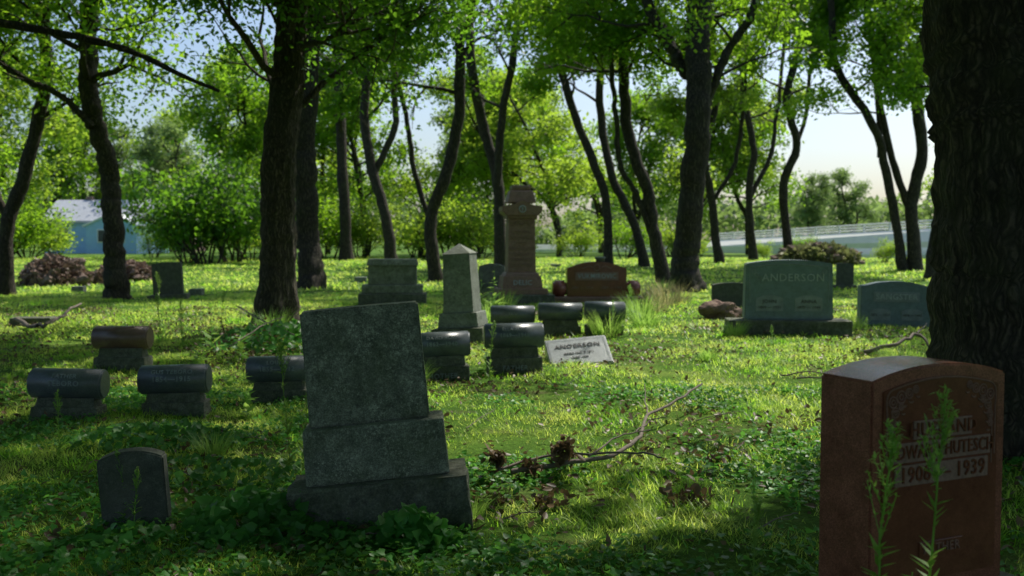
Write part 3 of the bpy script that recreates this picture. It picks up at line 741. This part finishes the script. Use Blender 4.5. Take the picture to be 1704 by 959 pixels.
# shrubs
def shrub_mesh(seed, n, ls, mat, W_=1.6, H_=2.2):
    rs = np.random.default_rng(seed); acc = Acc(); cl = []
    for k in range(10):
        a = rs.uniform(0, 6.28); dr = np.array([math.cos(a)*.5, math.sin(a)*.5, 1.])
        grow(acc, cl, np.array([math.cos(a)*.25, math.sin(a)*.25, -.05]), dr, H_*rs.uniform(.6, 1.), .035, 1, rs)
    return acc.mesh('stems', M_barkf), leaves_for(cl, n, ls, rs, mat, (0, 0, 0), T_RH, .3, False)
shr = [shrub_mesh(41, 3600, .15, M_leafC), shrub_mesh(42, 3800, .14, M_leafA), shrub_mesh(43, 4200, .14, M_leafB)]
k = 0
for px, d, s_, mi in [(0, 58, 1.5, 1), (45, 60, 1.3, 0), (98, 64, .9, 0), (315, 50, 1.2, 2), (345, 49, 1.6, 2), (388, 52, 1.5, 2), (418, 54, 1.2, 0), (545, 58, 1.4, 1), (600, 60, 1.3, 0), (690, 58, 1.4, 0), (750, 60, 1.5, 1),
                      (800, 58, 1.2, 0), (860, 62, .9, 0), (960, 62, .8, 0), (1040, 58, .9, 1), (1120, 64, .9, 0), (1165, 62, .6, 0), (475, 60, 1.5, 1), (1640, 50, 1.3, 0), (-50, 55, 1.6, 1), (255, 60, .7, 1), (1275, 60, .4, 0), (1340, 58, .5, 1), (1470, 52, .45, 0)]:
    k += 1; x = XD(px, d); e = empty('shrub', G(x, d), 'leafy green shrub at the lawn edge', 'shrub', (0, 0, k*1.3), 'shrubs along the far edge'); e.scale = (s_*1.1, s_*1.1, s_*(1.3 if mi == 2 else 1))
    st, lf = shr[mi]
    link(bpy.data.objects.new('stems', st), e); link(bpy.data.objects.new('foliage', lf), e)

# far woods
rs = np.random.default_rng(77); N = 40000
wx = rs.uniform(-130, 150, N); wy = 150+rs.uniform(-12, 12, N)
top = 2+9*vn1(wx*.16+50, wx*0)**1.5+2.5*vn2(wx*.6, wx*0+3)
top = np.where(wx > 36, top*.85, top)
wz = .4+np.sqrt(rs.random(N))*top*rs.uniform(.7, 1, N)
X_, Y_, Z_ = frames(N, rs, .3, 0)
o = link(bpy.data.objects.new('woods', scatter_mesh('woods', T_RH, np.stack([wx, wy, wz], 1), X_, Y_, Z_, rs.uniform(.6, 1.5, N), M_leafD)))
o['kind'] = 'stuff'; o['label'] = 'distant mass of woodland'; o['category'] = 'woods'

# ------------------------------------------------------------------ house
M_sid = plain('light_blue_siding', (.36, .58, .85), .7, .06, 3)
M_roof = plain('grey_shingles', (.4, .42, .46), .8, .2, 6)
M_white = plain('white_paint', (.8, .82, .83), .6, .06)
M_glass = plain('dark_window_glass', (.04, .05, .06), .15, .1)
def house(x, y, label, wallm, w=8, d=6, h=2.7, rh=1.6, yaw=0):
    e = empty('house', G(x, y, -.05), label, 'house', (0, 0, yaw))
    bm = bmesh.new()
    pr = [(-d/2, 0), (d/2, 0), (d/2, h), (0, h+rh), (-d/2, h)]
    vs = [bm.verts.new((-w/2, a, b)) for a, b in pr]; fc = bm.faces.new(vs)
    r = bmesh.ops.extrude_face_region(bm, geom=[fc])
    for v in [g for g in r['geom'] if isinstance(g, bmesh.types.BMVert)]: v.co.x += w
    bmesh.ops.recalc_face_normals(bm, faces=bm.faces[:]); bm_obj('wall', bm, wallm, e)
    bm = bmesh.new()
    o_ = .4; sl_ = rh/(d/2)
    pr = [(-d/2-o_, h-o_*sl_+.02), (0, h+rh+.02), (d/2+o_, h-o_*sl_+.02), (d/2+o_, h-o_*sl_+.2), (0, h+rh+.2), (-d/2-o_, h-o_*sl_+.2)]
    vs = [bm.verts.new((-w/2-.3, a, b)) for a, b in pr]; fc = bm.faces.new(vs)
    r = bmesh.ops.extrude_face_region(bm, geom=[fc])
    for v in [g for g in r['geom'] if isinstance(g, bmesh.types.BMVert)]: v.co.x += w+.6
    bmesh.ops.recalc_face_normals(bm, faces=bm.faces[:]); rf = bm_obj('roof', bm, M_roof, e)
    box('chimney', .5, .5, .9, plain('chimney_brick', (.2, .13, .11)), rf, (-w*.2, .2, h+rh-.4), .01)
    for wx_ in (-w*.33, w*.3):
        fr = box('window', 1.3, .08, 1.2, M_white, e, (wx_, -d/2-.045, 1.0), .01)
        box('pane', 1.1, .04, 1.0, M_glass, fr, (0, -.065, .1), .005); 
    dr_ = box('door', .95, .08, 2.1, M_white, e, (0, -d/2-.045, .15), .01)
    box('handle', .05, .06, .14, M_glass, dr_, (.36, -.075, 1.0), .005)
    return e
e = house(XD(182, 84), 84, 'light blue single storey house with grey roof', M_sid)
bm = bmesh.new(); 
vs = [bm.verts.new(c) for c in [(-2, 0, 0), (2, 0, 0), (2, 0, 2.3), (0, 0, 3.2), (-2, 0, 2.3)]]; fc = bm.faces.new(vs)
r = bmesh.ops.extrude_face_region(bm, geom=[fc])
for v in [g for g in r['geom'] if isinstance(g, bmesh.types.BMVert)]: v.co.y += 2
bmesh.ops.recalc_face_normals(bm, faces=bm.faces[:]); pch = bm_obj('porch', bm, M_sid, e, (2.2, -5.02, 0))
for sg in (-1, 1):
    box('porch_trim', 2.5, 2.2, .14, M_white, pch, (sg*1.08, 1.0, 2.66), .01, rot=(0, sg*R_(24.2), 0))
box('porch_window', 2.2, .06, 1.1, M_white, pch, (0, -.035, .9), .01)
for i in range(3): box('pane', .6, .04, .9, M_glass, pch, (-.7+.7*i, -.09, 1.0), .005)
house(XD(280, 96), 96, 'dark brown single storey house behind shrubs', plain('brown_siding', (.16, .11, .09)), 6, 6, 2.8, 2.0, .1)

# ------------------------------------------------------------------ bridge and barriers
M_conc = plain('pale_concrete', (.92, .9, .86), .85, .05, 1.5)
def wall_run(name, p0, p1, z0a, z1a, th, label, cat, rail=False):
    a = Vector(p0); b = Vector(p1); L = (b-a).length; yaw = math.atan2(b.y-a.y, b.x-a.x)
    e = empty(name, (a.x, a.y, 0), label, cat, (0, 0, yaw))
    bm = bmesh.new()
    for (xx, zt) in ((0, z0a), (L, z1a)): 
        for (yy, zz) in ((-th, -.2), (-th*.9, zt*.6), (-th*.3, zt), (th*.4, zt), (th, -.2)): bm.verts.new((xx, yy, zz))
    bm.verts.ensure_lookup_table(); n_ = 5
    for i in range(n_): bm.faces.new([bm.verts[i], bm.verts[(i+1) % n_], bm.verts[n_+(i+1) % n_], bm.verts[n_+i]])
    bm.faces.new(bm.verts[:n_]); bm.faces.new(bm.verts[n_:2*n_]); bmesh.ops.recalc_face_normals(bm, faces=bm.faces[:])
    bm_obj('parapet', bm, M_conc, e)
    if rail:
        acc = Acc(); nP = int(L/2.2)
        for i in range(nP+1):
            t = i/nP; z = z0a+(z1a-z0a)*t; acc.tube([(t*L, 0, z-.1), (t*L, 0, z+.55)], [.07, .07], 6)
        for hgt in (.15, .35, .55): acc.tube([(0, 0, z0a+hgt), (L, 0, z1a+hgt)], [.055, .055], 6)
        link(bpy.data.objects.new('railing', acc.mesh('railing', M_white)), e)
    return e
wall_run('bridge', (XD(1190, 88), 88, 0), (XD(1800, 60), 60, 0), 1.5, 2.7, 1.3, 'long white concrete bridge parapet with metal railing', 'bridge', True)
wall_run('concrete_barrier', (XD(1385, 64), 64, 0), (XD(1760, 53), 53, 0), .95, 1.2, .5, 'low white concrete barrier beside the road', 'barrier')
wall_run('concrete_barrier', (XD(870, 92), 92, 0), (XD(1110, 90), 90, 0), 1.1, 1.1, .6, 'pale concrete road barrier beyond the lawn', 'barrier')

# ------------------------------------------------------------------ brush mounds
def mound(x, y, w, d, h, label, seed, mat, leafm, n=2500, ls=(.06, .2)):
    rs = np.random.default_rng(seed)
    e = empty('brush_pile', G(x, y), label, 'brush pile')
    bm = bmesh.new(); bmesh.ops.create_icosphere(bm, subdivisions=5, radius=1)
    for v in bm.verts:
        q = v.co.copy(); a = mnoise.fractal(q*2.2+Vector((seed, 1, 2)), .8, 2, 6); q *= 1+a*.5
        v.co = Vector((q.x*w/2, q.y*d/2, max(-.1, q.z*h)))
    bm_obj('earth', bm, mat, e)
    a = rs.uniform(0, 6.28, n); ph_ = np.arccos(rs.uniform(0, 1, n)); r_ = rs.uniform(.8, 1.1, n)
    P = np.stack([np.sin(ph_)*np.cos(a)*w/2*r_, np.sin(ph_)*np.sin(a)*d/2*r_, np.cos(ph_)*h*r_], 1)
    X_, Y_, Z_ = frames(n, rs, .2, .4)
    link(bpy.data.objects.new('twigs', scatter_mesh('twigs', T_RH, P, X_, Y_, Z_, rs.uniform(ls[0], ls[1], n), leafm)), e)
x, y = at(66, 478); mound(x, y+1, 2.0, 1.6, .85, 'heap of brown earth and cut brush', 3, M_dirt, M_earthl)
x, y = at(195, 470); mound(x, y+1, 2.2, 1.6, .55, 'low heap of pinkish brown soil and roots', 8, M_dirt, M_earthl)
x, y = at(150, 474); mound(x, y+1, 1.2, 1.2, .4, 'small heap of soil and roots', 9, M_dirt, M_earthl, 900)
x, y = at(1385, 446); mound(x, y+2, 3.8, 2.0, .9, 'wide pile of dry brush before the barrier', 12, M_dirt, M_brush, 5000, (.1, .35))

# ------------------------------------------------------------------ weeds, tufts, vines
def weed(seed, h, nl, ll, plume=True, bushy=0):
    rs = np.random.default_rng(seed); acc = Acc(); pts = [np.zeros(3)]; dr = np.array([rs.normal()*.04, rs.normal()*.04, 1])
    for i in range(9): dr = norm(dr+rs.normal(size=3)*.04+np.array([0, 0, .08])); pts.append(pts[-1]+dr*h/9)
    pts = np.array(pts); acc.tube(pts, np.linspace(.005, .002, 10)*(h**.5), 5)
    P = []; Y = []; S = []
    for i in range(nl):
        t = rs.uniform(.05, .98)**1.2; p = np.array([np.interp(t*9, np.arange(10), pts[:, k]) for k in range(3)])
        a = i*2.4; P.append(p); Y.append([math.cos(a), math.sin(a), rs.uniform(.3, 1.5) if plume else rs.uniform(-.1, .9)]); S.append(ll*(1.25-t*.9)*rs.uniform(.6, 1.2))
    if plume:
        for q in range(20):
            t = rs.uniform(.64, 1); p = np.array([np.interp(t*9, np.arange(10), pts[:, k]) for k in range(3)])
            a = q*2.4; dd = np.array([math.cos(a), math.sin(a), 2.4]); L = (1.12-t)*h*.15
            b = [p+dd*L*s for s in np.linspace(0, 1, 4)]; acc.tube(b, [.0014]*4, 3)
            for w_ in range(14):
                s = rs.uniform(.15, 1.05); P.append(p+dd*L*s+rs.normal(size=3)*.003); dv = norm(rs.normal(size=3)+dd*.4); Y.append(dv); S.append(rs.uniform(.012, .026)*h**.5)
    P = np.array(P); Y = norm(np.array(Y)); Zr = norm(np.array([0, 0, 1.])-Y*Y[:, 2:3]+1e-4); X_ = np.cross(Y, Zr)
    S = np.array(S); lm = scatter_mesh('foliage', T_LN, P, X_, Y, Zr, S, M_weed, SX=np.where(S > .03, S*(1.3 if plume else 2.0), S*2.4))
    return acc.mesh('stem', M_weed), lm
W_tall = [weed(51, 1.0, 84, .098), weed(52, .8, 66, .088), weed(53, .55, 46, .08), weed(54, .4, 26, .12, False)]
def put_weed(x, y, k, s_, rz, label='tall green weed with feathery seed head', tilt=0):
    e = empty('weed', G(x, y), label, 'weed', (0, R_(tilt), rz), 'tall weeds between the stones'); e.scale = (s_,)*3
    link(bpy.data.objects.new('stem', W_tall[k][0]), e); link(bpy.data.objects.new('foliage', W_tall[k][1]), e)
for a, b, k, s_, r, tl in [(1.10, 2.88, 1, 1.15, 0, -1), (1.215, 2.9, 0, 1.02, 2, 1), (1.23, 2.86, 2, .9, 4, 1), (1.15, 2.84, 3, 1.3, 1, 0), (1.2, 2.82, 2, .85, 3, -1),
                       (.80, 3.2, 1, .8, 1, 2)]:
    put_weed(a, b, k, s_, r, 'tall horseweed with feathery top growing against red stone', tl)
for px, py, k, s_ in [(478, 790, 0, .85), (500, 800, 1, .7), (200, 880, 1, .5), (213, 890, 2, .6), (90, 760, 2, .8), (270, 560, 0, 1.0), (262, 575, 1, .9), (300, 580, 2, 1.2), (636, 505, 0, 1.0), (815, 640, 1, .8), (808, 620, 3, 1.4),
                      (1048, 560, 0, .8), (1058, 545, 1, .9), (1020, 560, 1, .7), (350, 590, 3, 1.8), (400, 600, 3, 1.6), (330, 610, 3, 1.4), (380, 660, 3, 1.3), (410, 700, 3, 1.2), (1262, 920, 1, .5), (1440, 590, 1, .6),
                      (1290, 590, 2, .7), (505, 560, 3, 1.6), (365, 560, 0, .7), (60, 690, 2, .9), (1510, 630, 2, .7), (560, 540, 3, 1.4), (740, 500, 0, .8), (800, 520, 3, 2), (822, 525, 3, 2.2)]:
    x, y = at(px, py); put_weed(x, y, k, s_, px*.3, tilt=float(rng.normal()*4))

def tuft(seed, n, h, w, mat, rad):
    rs = np.random.default_rng(seed); a = rs.uniform(0, 6.28, n); r_ = rad*np.sqrt(rs.random(n))
    P = np.stack([np.cos(a)*r_, np.sin(a)*r_, np.zeros(n)], 1); a2 = a+rs.normal(size=n)*.5; ln = rs.uniform(.1, .7, n)
    Z = np.stack([np.cos(a2), np.sin(a2), np.zeros(n)], 1); X_ = np.stack([-np.sin(a2), np.cos(a2), np.zeros(n)], 1)
    return scatter_mesh('grass_tuft', T_BL, P, X_, norm(Z*ln[:, None]+np.array([0, 0, 1.])), Z, h*rs.uniform(.5, 1.2, n), mat, SX=np.full(n, w))
tm = [tuft(61, 110, .6, .012, M_straw, .22), tuft(62, 200, .3, .009, M_weed, .15)]
for px, py, k, s_ in [(1085, 500, 0, 1.0), (1110, 508, 0, 1.1), (1135, 503, 0, .9), (1095, 520, 0, .8), (1065, 530, 1, 1.6), (1075, 545, 1, 1.3), (810, 545, 1, 1.6), (835, 520, 1, 1.6),
                      (780, 860, 1, .5), (1180, 600, 1, .6), (690, 640, 1, .8), (1225, 560, 1, .9), (1425, 550, 1, .9), (350, 760, 1, .6),
                      (1100, 490, 1, 1.5), (1010, 560, 1, 1.4), (1500, 620, 1, 1), (450, 555, 1, 1.3)]:
    x, y = at(px, py); o = link(bpy.data.objects.new('grass_tuft', tm[k])); o.location = G(x, y); o.scale = (s_,)*3; o.rotation_euler = (0, 0, px)
    o['label'] = 'dry straw coloured grass tuft' if k == 0 else 'long green grass tuft'; o['category'] = 'grass tuft'; o['group'] = 'long grass tufts'

def vine(label, cx, cy, rx, ry, n, h, smin, smax, seed):
    rs = np.random.default_rng(seed); a = rs.uniform(0, 6.28, n); r_ = np.sqrt(rs.random(n))
    x = cx+np.cos(a)*r_*rx; y = cy+np.sin(a)*r_*ry
    P = np.stack([x, y, gz(x, y)+h*(1-r_**2)*rs.uniform(.3, 1, n)+.02], 1)
    Z = norm(rs.normal(size=(n, 3))*.45+np.array([0, -.45, 1.])); Y = rs.normal(size=(n, 3))*.7+np.array([0, -.7, -.3]); Y = norm(Y-Z*np.sum(Y*Z, 1, keepdims=True)); X_ = np.cross(Y, Z)
    base = G(cx, cy); P = P-np.array(base)
    o = link(bpy.data.objects.new('creeping_vine', scatter_mesh('creeping_vine', T_HT, P, X_, Y, Z, rs.uniform(smin, smax, n), M_cover))); o.location = base
    o['label'] = label; o['category'] = 'vine'; o['kind'] = 'stuff'
vine('heart leaved vine spilling against the stone base', -.5, 4.98, .24, .15, 140, .2, .045, .09, 1)
vine('heart leaved ivy beneath the leaning gravestone', -1.35, 5.15, .36, .38, 300, .16, .035, .085, 2)
vine('broad leaved vine around the small tablet', -1.85, 4.78, .25, .15, 60, .07, .035, .07, 3)
vine('low vine trailing along the stone base', -.98, 4.95, .3, .1, 60, .07, .03, .06, 4)
vine('low creeping leaves in the shaded lawn', -1.7, 6.2, .9, .5, 420, .1, .03, .06, 5)
vine('low creeping leaves beside the log markers', -2.6, 7.2, .7, .5, 350, .12, .04, .07, 6)
vine('low creeping leaves near bare ground', -2.2, 4.3, .8, .5, 420, .06, .025, .055, 7)
vine('leafy seedlings under the big tree', -3.2, 14.2, 1.2, 1.2, 700, .3, .06, .12, 8)

# fallen branches
def branch(name, lines, label, dead=None, seed=0):
    rs = np.random.default_rng(seed); acc = Acc(); b = None
    for pts, r0, r1 in lines:
        Q = []
        for (px, py, h) in pts:
            x, y = at(px, py); Q.append(np.array(G(x, y, h)))
        if b is None: b = Q[0].copy()
        C = catmull(Q, 5); C = C+rs.normal(size=C.shape)*r0*.5; acc.tube(C, np.linspace(r0, r1, len(C)), 7)
    e = empty(name, b, label, 'fallen branch'); link(bpy.data.objects.new('branch', acc.mesh('branch', M_twig, b)), e)
    if dead:
        P = []
        for (px, py, h, n, sp) in dead:
            x, y = at(px, py); P.append(np.array(G(x, y, h))+rs.normal(size=(n, 3))*np.array([sp, sp*.7, sp*.8]))
        P = np.concatenate(P); P[:, 2] = np.maximum(P[:, 2], gz(P[:, 0], P[:, 1])+.01); X_, Y_, Z_ = frames(len(P), rs, 0, -.9)
        link(bpy.data.objects.new('dead_leaves', scatter_mesh('dead_leaves', T_LF, P-b, X_, Y_, Z_, rs.uniform(.035, .075, len(P)), M_dead)), e)
branch('fallen_branch', [([(1170, 680, .22), (1120, 705, .17), (1080, 722, .15), (1068, 752, .12), (1020, 778, .08), (930, 790, .07), (850, 800, .06)], .010, .017),
                         ([(830, 800, .07), (900, 785, .10), (980, 780, .10), (1060, 782, .11), (1105, 792, .12)], .010, .006),
                         ([(1060, 745, .12), (1090, 738, .18), (1112, 745, .22)], .007, .003), ([(1080, 722, .14), (1075, 700, .2), (1074, 688, .26)], .007, .003),
                         ([(980, 782, .09), (1030, 765, .16), (1085, 760, .19)], .007, .004)],
       'fallen bare branch with clusters of dead brown leaves', [(828, 800, .15, 90, .032), (885, 797, .09, 50, .03), (937, 790, .16, 120, .04), (1195, 775, .04, 35, .045), (1150, 840, .03, 80, .07), (910, 842, .02, 45, .06), (830, 838, .02, 40, .05)], 5)
branch('fallen_branch', [([(15, 540, .1), (60, 556, .12), (95, 550, .2), (130, 534, .3)], .04, .02), ([(60, 556, .12), (30, 552, .1)], .03, .015)], 'thick fallen bough in the grass', None, 6)
branch('fallen_branch', [([(1440, 592, .05), (1490, 592, .15), (1530, 586, .25), (1552, 590, .1)], .03, .015), ([(1530, 586, .25), (1545, 575, .32)], .012, .006)], 'crooked fallen limb near the great trunk', None, 7)
branch('fallen_branch', [([(1330, 636, .05), (1380, 640, .08), (1420, 632, .15)], .01, .004), ([(1300, 628, .02), (1360, 634, .1), (1400, 642, .05)], .008, .003)], 'thin dead twigs lying on the lawn', None, 8)
branch('fallen_branch', [([(395, 550, .4), (430, 565, .3), (500, 580, .15)], .012, .006), ([(380, 590, .1), (440, 575, .3), (470, 560, .3)], .01, .005)], 'dead sticks around the tree foot', [(360, 600, .1, 80, .2), (400, 590, .15, 80, .25)], 9)
for i, (px, py) in enumerate([(800, 705), (940, 650), (620, 905), (1200, 700), (180, 720), (680, 660), (1050, 600), (870, 870), (1300, 880), (1230, 760), (420, 740), (560, 650), (1460, 660), (300, 800)]):
    dx = 50+(i*37) % 40; dy = ((i*53) % 30)-15
    branch('twig', [([(px-dx/2, py-dy, .03), (px, py+2, .06), (px+dx/2, py+dy, .05)], .004, .002), ([(px, py+2, .06), (px+dx*.3, py-dy-4, .07)], .003, .0015)], 'thin dry twig lying in the grass', None, 20+i)

# ------------------------------------------------------------------ light, sky, camera
w = bpy.data.worlds.new('World'); scene.world = w; w.use_nodes = True
nt = w.node_tree; sky = nt.nodes.new('ShaderNodeTexSky'); sky.sky_type = 'NISHITA'; sky.sun_disc = False
sky.sun_elevation = EL; sky.sun_rotation = AZ; sky.dust_density = 2.5; sky.ozone_density = 1.2
tint = nt.nodes.new('ShaderNodeMixRGB'); tint.blend_type = 'MULTIPLY'; tint.inputs[0].default_value = 1; tint.inputs[2].default_value = (.95, 1.02, 1.1, 1)
nt.links.new(sky.outputs[0], tint.inputs[1]); nt.links.new(tint.outputs[0], nt.nodes['Background'].inputs[0]); nt.nodes['Background'].inputs[1].default_value = .145
sd = bpy.data.lights.new('sun', 'SUN'); sd.energy = 5; sd.angle = R_(.5); sd.color = (1, .95, .82)
so = bpy.data.objects.new('sun', sd); COL.objects.link(so)
so.rotation_euler = SV.to_track_quat('Z', 'Y').to_euler(); so.location = SV*60
cd = bpy.data.cameras.new('camera'); cam = bpy.data.objects.new('camera', cd); COL.objects.link(cam)
cd.lens = 35; cd.sensor_width = 36; cd.clip_end = 4000; cam.location = (0, 0, CAMH); cam.rotation_euler = (math.pi/2-TH, 0, 0)
cd.dof.use_dof = True; cd.dof.focus_distance = 5.4; cd.dof.aperture_fstop = 2.8
scene.camera = cam
